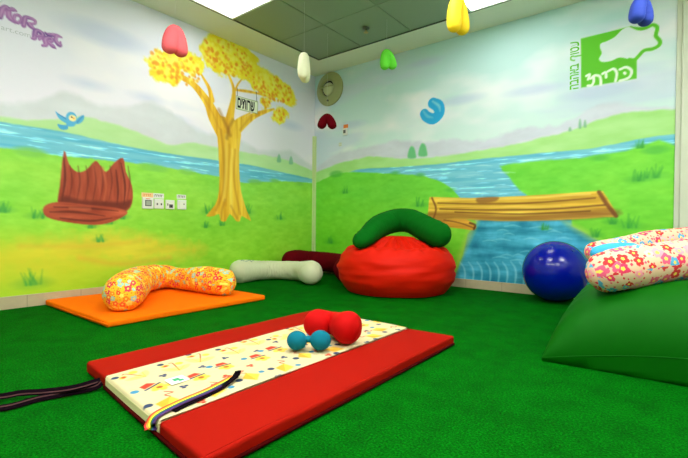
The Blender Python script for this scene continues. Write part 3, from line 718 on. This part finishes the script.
def place_mat(u, v):
    # band wraps over the two end faces
    wob = np.array([noise.noise(Vector((a*4, b*4, 31)))*.003 for a, b in zip(u, v)])
    r = .010; L_ = MY1-MY0; dd = np.minimum(v, L_-v)
    z = MZ+.003+wob-np.where(dd < r, r-np.sqrt(np.clip(r*r-(r-dd)**2, 0, None)), 0)
    return np.array([MX1+u, MY0+v-.0, z])
o = PW.build('printed_band', place_mat, paint_mat('printed_cotton', .8, .2), None)
o.parent = redmat; o.matrix_parent_inverse = Matrix.Translation(-redmat.location); o['label'] = 'cream cotton band printed with small yellow, red and navy motifs'
box('band_end', (MX1+.001, MY0-.001, .003), (MX2-.001, MY1+.001, MZ-.006), mat('cream_cotton', (.84, .79, .58), .8), redmat, .003)
bm = bmesh.new(); tube_bm(bm, [(MX1, MY0-.003, .012), (2.3, MY0-.004, .010), (MX3-.01, MY0-.003, .012)], .006)
tube_bm(bm, [(MX3+.002, MY0+.01, .010), (MX3+.003, -2.7, .009), (MX3+.002, MY1-.01, .010)], .006)
from_bm('piping', bm, M_redshade, redmat, True)
# ribbons
def strip(name, P, w_, m_or_cols, parent, label=None, up=None, nlen=90, th=.0015):
    Q = catmull([list(p) for p in P], nlen); bands = m_or_cols if isinstance(m_or_cols, list) else [m_or_cols]; nb = len(bands)
    bm = bmesh.new(); rows = []
    for i in range(nlen):
        t_ = Vector(Q[min(i+1, nlen-1)]-Q[max(i-1, 0)]).normalized(); s_ = t_.cross(Vector(up) if up else Vector((0, 0, 1))).normalized()
        n_ = s_.cross(t_).normalized()
        p = Vector(Q[i]); rows.append(([bm.verts.new(p+s_*(-w_/2+w_*q/nb)+n_*th) for q in range(nb+1)], [bm.verts.new(p+s_*(-w_/2+w_*q/nb)-n_*th) for q in range(nb+1)]))
    for i in range(nlen-1):
        for q in range(nb):
            f_ = bm.faces.new((rows[i][0][q], rows[i][0][q+1], rows[i+1][0][q+1], rows[i+1][0][q])); f_.material_index = q
            f_ = bm.faces.new((rows[i][1][q+1], rows[i][1][q], rows[i+1][1][q], rows[i+1][1][q+1])); f_.material_index = q
        bm.faces.new((rows[i][0][0], rows[i+1][0][0], rows[i+1][1][0], rows[i][1][0])); bm.faces.new((rows[i][0][nb], rows[i][1][nb], rows[i+1][1][nb], rows[i+1][0][nb])).material_index = nb-1
    o = from_bm(name, bm, bands, parent, True)
    if label: o['label'] = label
    return o
rain = [mat('strap_'+n_, c_, .7, bump=.2, bscale=500) for n_, c_ in [('red', (.85, .12, .08)), ('orange', (.95, .50, .08)), ('yellow', (.95, .85, .15)), ('green', (.12, .42, .22)), ('navy', (.08, .12, .42)), ('purple', (.28, .08, .34))]]
M_strapdark = mat('dark_purple_webbing', (.05, .01, .035), .9, spec=.05)
z = MZ+.010
strip('rainbow_strap', [(2.500, MY0-.016, .022), (2.498, MY0-.013, .046), (2.492, MY0+.012, z), (2.47, MY0+.09, z), (2.462, MY0+.18, z+.002), (2.440, MY0+.25, z), (2.425, MY0+.31, z+.003)], .036, rain, redmat, 'rainbow striped webbing strap lying on the printed band')
strip('rainbow_strap', [(2.425, MY0+.31, z+.003), (2.424, MY0+.325, z+.016), (2.434, MY0+.318, z+.020), (2.446, MY0+.30, z+.012), (2.470, MY0+.22, z-.002), (2.488, MY0+.12, z-.003), (2.502, MY0+.05, z-.004)], .022, M_strapdark, redmat, 'dark back of the folded rainbow strap')
g = lambda x, y, zz=.012: tuple(on_z((x, y), zz))
strip('strap_loop', [(2.030, MY0-.010, .030), (2.025, MY0-.035, .016), g(70, 392), g(45, 397), g(20, 404), g(2, 407), g(-25, 410), g(-50, 407), g(-55, 401, .02), g(-40, 397, .03), g(0, 396, .02), g(25, 392, .02), g(50, 390, .024), g(80, 386, .028), (2.018, MY0-.012, .034)], .022, [M_strapdark, M_strapdark, M_strapdark, mat('dark_red_thread', (.22, .02, .03), .8), M_strapdark], redmat, 'dark webbing carrying loop trailing onto the turf', nlen=160, up=(1, -.2, .9))
# cloth label on the band
lx, ly = on_z((190, 378), MZ)[:2]
bm = bmesh.new(); bbox(bm, (lx-.035, ly-.035, MZ+.0055), (lx+.028, ly+.032, MZ+.0075), .001, 1); o = from_bm('sewn_label', bm, mat('white_label_cloth', (.86, .93, .86), .7), redmat); o['label'] = 'white sewn label with a small green print'
bm = bmesh.new(); bbox(bm, (lx-.018, ly-.015, MZ+.0073), (lx+.006, ly+.008, MZ+.0082)); bbox(bm, (lx+.002, ly-.002, MZ+.0073), (lx+.018, ly+.016, MZ+.0082)); from_bm('label_print', bm, mat('green_label_print', (.15, .62, .38), .7), o)

for o in redmat.children_recursive:      # the near end of the mat is cut a little askew
    for v in o.data.vertices:
        k = (MY1-v.co.y)/(MY1-MY0)
        if k > 0: v.co.y -= (v.co.x-MX0)*.11*min(k, 1)
# ---- cushions on the floor
def V(p, z_): return on_z(p, z_)
o = sweep('horseshoe_cushion', [V((121, 297), .145), V((128, 289), .15), V((143, 279.5), .155), V((165, 276.5), .145), V((180, 278.5), .135), V((205, 280), .145), V((226, 283), .14), V((236, 284.5), .13)], [.115, .13, .112, .10, .090, .112, .105, .085], M_floral_y, wr=.012, fold=.012, seed=2, floor=.046)
tag(o, 'yellow floral horseshoe cushion with red and orange flowers lying on the orange mat', 'cushion', 'horseshoe and bone cushions around the room')
o = sweep('horseshoe_cushion', [Vector(q) for q in [(.135, -1.38, .10), (.135, -1.28, .115), (.135, -1.05, .11), (.17, -.90, .105), (.32, -.80, .105), (.54, -.77, .11), (.74, -.86, .12), (.83, -.98, .122)]], [.09, .12, .105, .10, .10, .105, .12, .125], M_offwhite, wr=.012, fold=.010, seed=5, floor=.001)
tag(o, 'off-white bone shaped cushion on the turf beside the orange mat', 'cushion', 'horseshoe and bone cushions around the room')
white = o
bm = bmesh.new()
q0 = Vector((.16, -1.29, .228))
for k_ in range(6): tube_bm(bm, [q0+Vector((.012*k_, .02*k_, .008*math.sin(k_*2))), q0+Vector((.012*k_+.010, .02*k_+.018, .012*math.cos(k_*2.3)))], .0025, 5)
from_bm('embroidery', bm, mat('blue_grey_thread', (.38, .48, .60), .7), white)
o = sweep('horseshoe_cushion', [Vector(q) for q in [(.14, -.66, .18), (.145, -.50, .185), (.17, -.30, .17), (.34, -.17, .16), (.60, -.17, .15), (.80, -.30, .135), (.88, -.46, .13), (.87, -.60, .13)]], [.085, .12, .12, .115, .115, .125, .13, .12], M_maroon, wr=.010, fold=.010, seed=8, floor=.001)
tag(o, 'dark maroon bone shaped cushion on the turf in the room corner', 'cushion', 'horseshoe and bone cushions around the room')

# ---- red bean bag
def lathe_bag(name, prof, c, m, n=144, fn=None, parent=None):
    pr = catmull(prof, 64); bm = bmesh.new(); rings = []
    for (r, z_) in pr:
        ring = []
        for q in range(n):
            a = 2*math.pi*q/n; d = fn(a, r, z_) if fn else (0, 0)
            ring.append(bm.verts.new((c[0]+(r+d[0])*math.cos(a), c[1]+(r+d[0])*math.sin(a), max(.001, z_+d[1]))))
        rings.append(ring)
    for i in range(len(rings)-1):
        for q in range(n): bm.faces.new((rings[i][q], rings[i][(q+1) % n], rings[i+1][(q+1) % n], rings[i+1][q]))
    bm.faces.new(rings[0]); bm.faces.new(rings[-1])
    return from_bm(name, bm, m, parent, True)
RC = (1.62, -.63)
def red_fn(a, r, z_):
    pl_ = math.sin(a*19+3*noise.noise(Vector((a*3, z_*4, 2))))*.010*max(0, min(1, (z_-.36)/.08))*min(1, r/.15)
    hz = noise.noise(Vector((math.cos(a)*2.2, math.sin(a)*2.2, z_*22)))*.026*max(0, 1-abs(z_-.24)/.2)
    return (pl_+hz+noise.noise(Vector((math.cos(a)*1.5, math.sin(a)*1.5, 7)))*.02, pl_*1.2)
o = lathe_bag('bean_bag', [(.02, .001), (.40, .001), (.47, .03), (.525, .12), (.54, .22), (.515, .32), (.455, .395), (.40, .415), (.36, .405), (.30, .43), (.20, .475), (.10, .50), (.01, .51)], RC, M_red, fn=red_fn)
tag(o, 'round red bean bag on the turf in front of the right wall', 'bean bag')
bm = bmesh.new()
tube_bm(bm, [(RC[0]+(.515+.004)*math.cos(a), RC[1]+(.515+.004)*math.sin(a), .055) for a in np.linspace(0, 6.283, 90)], .004, 6) if 0 else None
bm.free()
red_bag = o
o = sweep('horseshoe_cushion', [at((354, 243.5), 3.66), at((364, 238.5), 3.73), at((378, 227), 3.94), at((394, 221), 4.08), at((410, 221), 4.04), at((426, 229), 3.90), at((438, 234.5), 3.78), at((449, 240), 3.70)], [.060, .080, .105, .112, .115, .118, .118, .105], M_greenj, wr=.010, fold=.008, seed=12)
dent(red_bag, LAST[-1])
tag(o, 'dark green horseshoe cushion draped over the top of the red bean bag', 'cushion', 'horseshoe and bone cushions around the room')

# ---- ball
BR = .248; c = on_z((555, 271.5), BR); c.y = min(c.y, -BR-.012)
bm = bmesh.new()
n_ = 72; prof = []
for i in range(97):
    a = -math.pi/2+math.pi*i/96; r = BR; prof.append((max(.0005, r*math.cos(a)), r*math.sin(a)))
lathe_bm(bm, prof, Matrix.Translation((c.x, c.y, BR+.001))@Matrix.Rotation(.5, 4, 'X')@Matrix.Rotation(.6, 4, 'Y'), n_)
o = from_bm('exercise_ball', bm, M_blueball, None, True); tag(o, 'glossy dark blue exercise ball on the turf against the right wall', 'ball')
bm = bmesh.new(); lathe_bm(bm, [(.0008, .004), (.010, .003), (.012, 0), (.012, -.004)], Matrix.Translation((c.x, c.y, BR+.001))@Matrix.Rotation(.5, 4, 'X')@Matrix.Rotation(.6, 4, 'Y')@Matrix.Translation((0, 0, BR)), 20)
from_bm('valve_plug', bm, M_blueball, o, True)

# ---- big green bag
def pillow(name, c, a, b, T, m, parent=None, n=72, p=2.8, q=.5, rot=0, bot=.25, concave=.06, seed=0):
    bm = bmesh.new(); top = {}; bt = {}; zs = lambda u, v: .10*(1-min(1, abs(u)**3*abs(v)**3)**.5)
    for i in range(n+1):
        for j in range(n+1):
            u = math.sin((i/n*2-1)*math.pi/2); v = math.sin((j/n*2-1)*math.pi/2)
            x = a*u*(1-concave*(1-v*v)*abs(u)**2); y = b*v*(1-concave*(1-u*u)*abs(v)**2)
            h = (max(0, 1-abs(u)**p)*max(0, 1-abs(v)**p))**q
            nz = noise.noise(Vector((x*3, y*3, seed)))*.02*h+noise.noise(Vector((x*9, y*9, seed)))*.006*h
            # pleats running in from the seams
            ed = max(abs(u), abs(v)); pl_ = math.sin((x if abs(v) > abs(u) else y)*60+seed)*.006*max(0, (ed-.75)/.25)*h**.5
            X = c[0]+x*math.cos(rot)-y*math.sin(rot); Y = c[1]+x*math.sin(rot)+y*math.cos(rot)
            top[i, j] = bm.verts.new((X, Y, c[2]+zs(u, v)+(T-.10)*h+nz+pl_))
            edge = i in (0, n) or j in (0, n)
            bt[i, j] = top[i, j] if edge else bm.verts.new((X, Y, max(.001, c[2]+zs(u, v)-bot*h**.6)))
    for i in range(n):
        for j in range(n):
            bm.faces.new((top[i, j], top[i+1, j], top[i+1, j+1], top[i, j+1])); bm.faces.new((bt[i, j], bt[i, j+1], bt[i+1, j+1], bt[i+1, j]))
    return from_bm(name, bm, m, parent, True)
e = pillow('bean_bag', (3.805, -1.40, .015), .60, .56, .37, M_greenb, p=4.6, q=.5, bot=.3, concave=.05, seed=4)
tag(e, 'large square green bean bag at the right edge of the room', 'bean bag')
bm = bmesh.new()
pts = []
for t_ in np.linspace(0, 1, 200)[:-1]:
    k_ = t_*4; s_ = int(k_); f_ = (k_-s_)*2-1
    u, v = [(f_, -1), (1, f_), (-f_, 1), (-1, -f_)][s_]
    pts.append((3.805+.60*u*(1-.05*(1-v*v)*abs(u)**2), -1.40+.56*v*(1-.05*(1-u*u)*abs(v)**2), .015+.10*(1-min(1, abs(u)**3*abs(v)**3)**.5)))
pts.append(pts[0]); tube_bm(bm, pts, .0025, 6); from_bm('seam', bm, M_greenb, e, True)

# ---- pink floral cushion on it
fl = empty('horseshoe_cushion', (3.85, -1.5, .42)); tag(fl, 'white horseshoe cushion with pink and blue flowers on the large green bean bag', 'cushion', 'horseshoe and bone cushions around the room')
sweep('cover', [at((586, 276.5), 1.93), at((598, 274), 1.92), at((625, 268), 1.92), at((655, 263.5), 1.93), at((690, 258), 1.97), at((725, 252), 2.08), at((738, 246), 2.25), at((720, 241), 2.42), at((690, 240.5), 2.48), at((655, 243), 2.46), at((625, 248), 2.42), at((598, 252), 2.38), at((588, 254), 2.36)],
      [.074, .088, .096, .094, .095, .10, .10, .095, .080, .075, .068, .06, .05], M_floral_p, fl, wr=.010, fold=.008, seed=15, nseg=170)
dent(e, LAST[-1])
sweep('lining', [at((590, 254.5), 2.24), at((604, 252), 2.22), at((624, 250.0), 2.20), at((640, 249), 2.18)], [.028, .040, .040, .03], M_sky, fl, wr=.004, seed=17, nseg=50)['label'] = 'sky blue fabric between the two arms of the cushion'
dent(e, LAST[-1])

# ---- small toys on the red mat
z0 = MZ+.009
o = sweep('peanut_cushion', [V((308, 323.0), z0+.07), V((317, 323.5), z0+.074), V((330, 322.5), z0+.064), V((340, 325), z0+.070), V((349, 328), z0+.078), V((357, 330.5), z0+.076)], [.064, .072, .056, .062, .078, .072], M_redj, wr=.003, seed=21, lump=.002, endk=1.0, floor=MZ+.008)
tag(o, 'red peanut shaped cushion on the printed band behind the teal dumbbell', 'cushion')
t = empty('soft_dumbbell', (2.34, -2.58, z0)); tag(t, 'small teal soft dumbbell toy on the printed band of the red mat', 'toy')
pa, pb = V((297, 339.7), z0+.045), V((320.5, 339.5), z0+.047)
for p_, r_ in ((pa, .045), (pb, .047)):
    bm = bmesh.new(); bmesh.ops.create_uvsphere(bm, u_segments=32, v_segments=20, radius=r_)
    for v in bm.verts:
        v.co.z *= .93; v.co += v.co.normalized()*noise.noise(v.co*25)*.002; v.co += Vector((p_.x, p_.y, z0+r_*.93))
    from_bm('ball_end', bm, M_teal, t, True)
bm = bmesh.new(); d_ = (pb-pa); tube_bm(bm, [pa+d_*f_+Vector((0, 0, .002)) for f_ in np.linspace(.1, .9, 12)], .015, 16); from_bm('grip', bm, M_teal, t, True)

# ================================================================== HANGING CUSHIONS
def hanger(p, depth, leg, r, spread, rot, m, label, tilt=0, top_k=.9, gap=1.0):
    c_ = at(p, depth); pts = []
    e = empty('hanging_ornament', (c_.x, c_.y, c_.z)); tag(e, label, 'hanging ornament', 'miniature cushions hung from the ceiling')
    # inverted U, folded so that both lobes hang down
    prof = [(-1, -1.0), (-1.02, -.5), (-.72, .1), (0, .45), (.72, .1), (1.02, -.5), (1, -1.0)]
    for (x, z_) in prof:
        X = x*r*gap*(1+spread*max(0, (.45-z_))); Z_ = z_*leg+.3*leg
        X, Z_ = X*math.cos(tilt)-Z_*math.sin(tilt), X*math.sin(tilt)+Z_*math.cos(tilt)
        pts.append(Vector((c_.x+X*math.cos(rot), c_.y+X*math.sin(rot), c_.z+Z_)))
    sweep('cushion', pts, [r*.82, r, r*.95, r*top_k, r*.95, r, r*.82], m, e, nseg=90, nr=28, wr=.002, lump=.002, fold=.002, seed=hash(label) % 50 if 0 else len(label), endk=.9)
    top = c_.z+.75*leg*math.cos(tilt); tx_ = c_.x-.75*leg*math.sin(tilt)*math.cos(rot); ty_ = c_.y-.75*leg*math.sin(tilt)*math.sin(rot)
    bm = bmesh.new(); tube_bm(bm, [(tx_, ty_, top), (tx_, ty_, RH)], .0007, 6); from_bm('thread', bm, M_line, e)
    return e
def facing(p, d, extra=0):      # angle of a cushion seen face on
    c_ = at(p, d); return math.atan2(c_.y-CAM[1], c_.x-CAM[0])+math.pi/2+extra
hanger((175, 44), 2.6, .100, .046, .0, facing((175, 41), 2.6, .45), M_pinkj, 'coral pink folded mini cushion hanging left of the yellow tree', gap=.72)
hanger((304, 69.5), 3.6, .140, .046, .1, facing((304, 68), 3.6, 1.35), M_ivoryj, 'ivory mini cushion hanging edge-on beside the round vent', gap=.85, tilt=.0)
hanger((327, 123.5), 4.2, .080, .044, .22, facing((327, 122), 4.2), M_maroon, 'dark maroon mini cushion hanging low in front of the corner', gap=.95)
hanger((388, 62), 3.9, .100, .044, .1, facing((388, 60), 3.9, .75), M_lime, 'lime green mini cushion hanging in front of the right wall', gap=.95, tilt=-.25)
hanger((458, 19), 2.3, .112, .040, .06, facing((458, 16), 2.3, 1.0), M_yellowj, 'bright yellow mini cushion hanging near the right light panel', gap=.9, tilt=-.12)
hanger((641, 14), 2.2, .080, .037, .08, facing((641, 12), 2.2, 1.05), M_bluej, 'royal blue mini cushion hanging above the green logo', gap=.9)

# ================================================================== WALL FITTINGS
# round air vent
vc = Vector((.258, 0, 2.303)); Mv = Matrix.Translation(vc)@Matrix.Rotation(math.pi/2, 4, 'X')
v_ = empty('air_vent', vc); tag(v_, 'round olive ceiling-height air vent on the right wall near the corner', 'vent')
bm = bmesh.new(); lathe_bm(bm, [(.206, .001), (.211, .012), (.206, .022), (.186, .030), (.165, .040), (.135, .058), (.118, .066), (.108, .066), (.100, .058), (.098, .030)], Mv, 64, cap=False); from_bm('flange', bm, M_vent, v_, True)
bm = bmesh.new(); lathe_bm(bm, [(.0005, .026), (.099, .026)], Mv, 48, cap=False); from_bm('recess', bm, M_dark, v_)
bm = bmesh.new(); lathe_bm(bm, [(.075, .030), (.080, .045), (.070, .066), (.045, .082), (.015, .088), (.0005, .088)], Mv@Matrix.Translation((.010, -.012, 0)), 40, cap=False); from_bm('cone', bm, mat('pale_vent_enamel', (.74, .76, .58), .3), v_, True)
bm = bmesh.new(); bbox(bm, (vc.x-.118, -.090, vc.z+.004), (vc.x+.100, -.062, vc.z+.016), .003); from_bm('crossbar', bm, M_vent, v_)
bm = bmesh.new(); lathe_bm(bm, [(.012, .03), (.012, .054), (.0005, .056)], Mv@Matrix.Translation((.0, -.150, 0)), 16, cap=False); from_bm('screw', bm, M_dark, v_)
# sprinkler
sp = on_z((366, 28), RH); s_ = empty('sprinkler', sp); tag(s_, 'small fire sprinkler head in a dark ceiling tile', 'sprinkler')
bm = bmesh.new(); lathe_bm(bm, [(.034, 0), (.032, -.008), (.014, -.012), (.012, -.022)], Matrix.Translation(sp), 24); from_bm('rosette', bm, M_grid, s_, True)
bm = bmesh.new(); lathe_bm(bm, [(.006, -.020), (.006, -.040), (.022, -.042), (.022, -.045)], Matrix.Translation(sp), 16); from_bm('deflector', bm, mat('brass', (.75, .65, .42), .3, metal=.9), s_)
# plates on the left wall
def plate_left(name, pc, w_, h_, label, cat, group, parts):
    u, z_ = left_uv(pc); e = empty(name, (0, -u, z_)); tag(e, label, cat, group)
    box('plate', (.0002, -u-w_/2, z_-h_/2), (.014, -u+w_/2, z_+h_/2), M_white, e, .003)
    for (nm, y0, y1, za, zb_, m_, d_) in parts:     # offsets as seen: y to the right
        box(nm, (.010, -u+y0, z_+za), (.014+d_, -u+y1, z_+zb_), m_, e, .0008, 1)
    return e
plate_left('wall_controller', (147.3, 203.0), .100, .100, 'white wall controller with grey screen, leftmost of the four wall fittings', 'controller', 'wall fittings beside the stump', [('screen', -.026, .032, -.028, .026, M_grey, .001), ('screen_glass', -.018, .024, -.020, .018, mat('lcd', (.62, .66, .60), .3), .002), ('button', -.02, .02, .034, .040, M_orangeink, .001)])
plate_left('wall_socket', (158.4, 203.8), .088, .088, 'white wall plate with two small jacks, second fitting from the left', 'socket', 'wall fittings beside the stump', [('jack', -.024, -.010, -.012, .006, M_grey, .001), ('jack', .014, .028, -.012, .006, M_grey, .001)])
plate_left('wall_socket', (169.6, 204.6), .084, .084, 'white wall plate with one dark outlet, third fitting from the left', 'socket', 'wall fittings beside the stump', [('outlet', -.012, .026, -.030, .002, M_grey, .001), ('pin_hole', .0, .014, -.026, -.008, M_dark, .002), ('jack', -.030, -.020, -.010, .010, M_grey, .001)])
plate_left('wall_switch', (181.3, 204.6), .090, .090, 'white light switch plate, rightmost of the four wall fittings', 'switch', 'wall fittings beside the stump', [('rocker', -.028, .032, -.034, .034, M_white, .004), ('indicator', .012, .022, -.002, .010, M_grey, .006)])
def sticker_left(pc, w_, h_, m_, ink, label, seed):
    u, z_ = left_uv(pc); o = box('label_sticker', (.0003, -u-w_/2, z_-h_/2), (.002, -u+w_/2, z_+h_/2), m_); tag(o, label, 'label', 'stickers over the wall fittings')
    bm = bmesh.new(); r_ = random.Random(seed); x = -w_/2+.012
    while x < w_/2-.016:
        l_ = r_.uniform(.007, .012); bbox(bm, (.0015, -u+x, z_-.010), (.0026, -u+x+.004, z_+.010))
        bbox(bm, (.0015, -u+x, z_+.006), (.0026, -u+x+l_, z_+.011)); x += l_+.006
    from_bm('print', bm, ink, o)
sticker_left((147.3, 195.2), .105, .045, M_peachlabel, M_orangeink, 'peach label with orange print above the wall controller', 1)
sticker_left((158.6, 195.9), .100, .045, M_white, M_ink, 'white label with dark print above the two-jack plate', 2)
sticker_left((181.3, 196.8), .095, .040, M_white, M_ink, 'white label with dark print above the light switch', 3)
# thermostat on the right wall
u, z_ = right_uv((345.8, 131)); e = empty('thermostat', (u, 0, z_)); tag(e, 'small white thermostat with orange label on the right wall below the vent', 'thermostat')
box('housing', (u-.032, -.022, z_-.052), (u+.032, -.0002, z_+.030), M_white, e, .003); box('screen', (u-.022, -.024, z_-.030), (u+.014, -.018, z_+.010), M_grey, e, .001, 1)
box('label_plate', (u-.034, -.004, z_+.036), (u+.036, -.0002, z_+.078), mat('orange_label', (.92, .52, .22), .6), e)
u, z_ = right_uv((340.5, 144.5)); o = box('wall_plate', (u-.020, -.010, z_-.022), (u+.020, -.0002, z_+.022), M_cream, None, .003); tag(o, 'tiny pale wall plate below the thermostat', 'wall plate')
box('button', (u-.006, -.013, z_-.006), (u+.006, -.009, z_+.006), M_white, o)
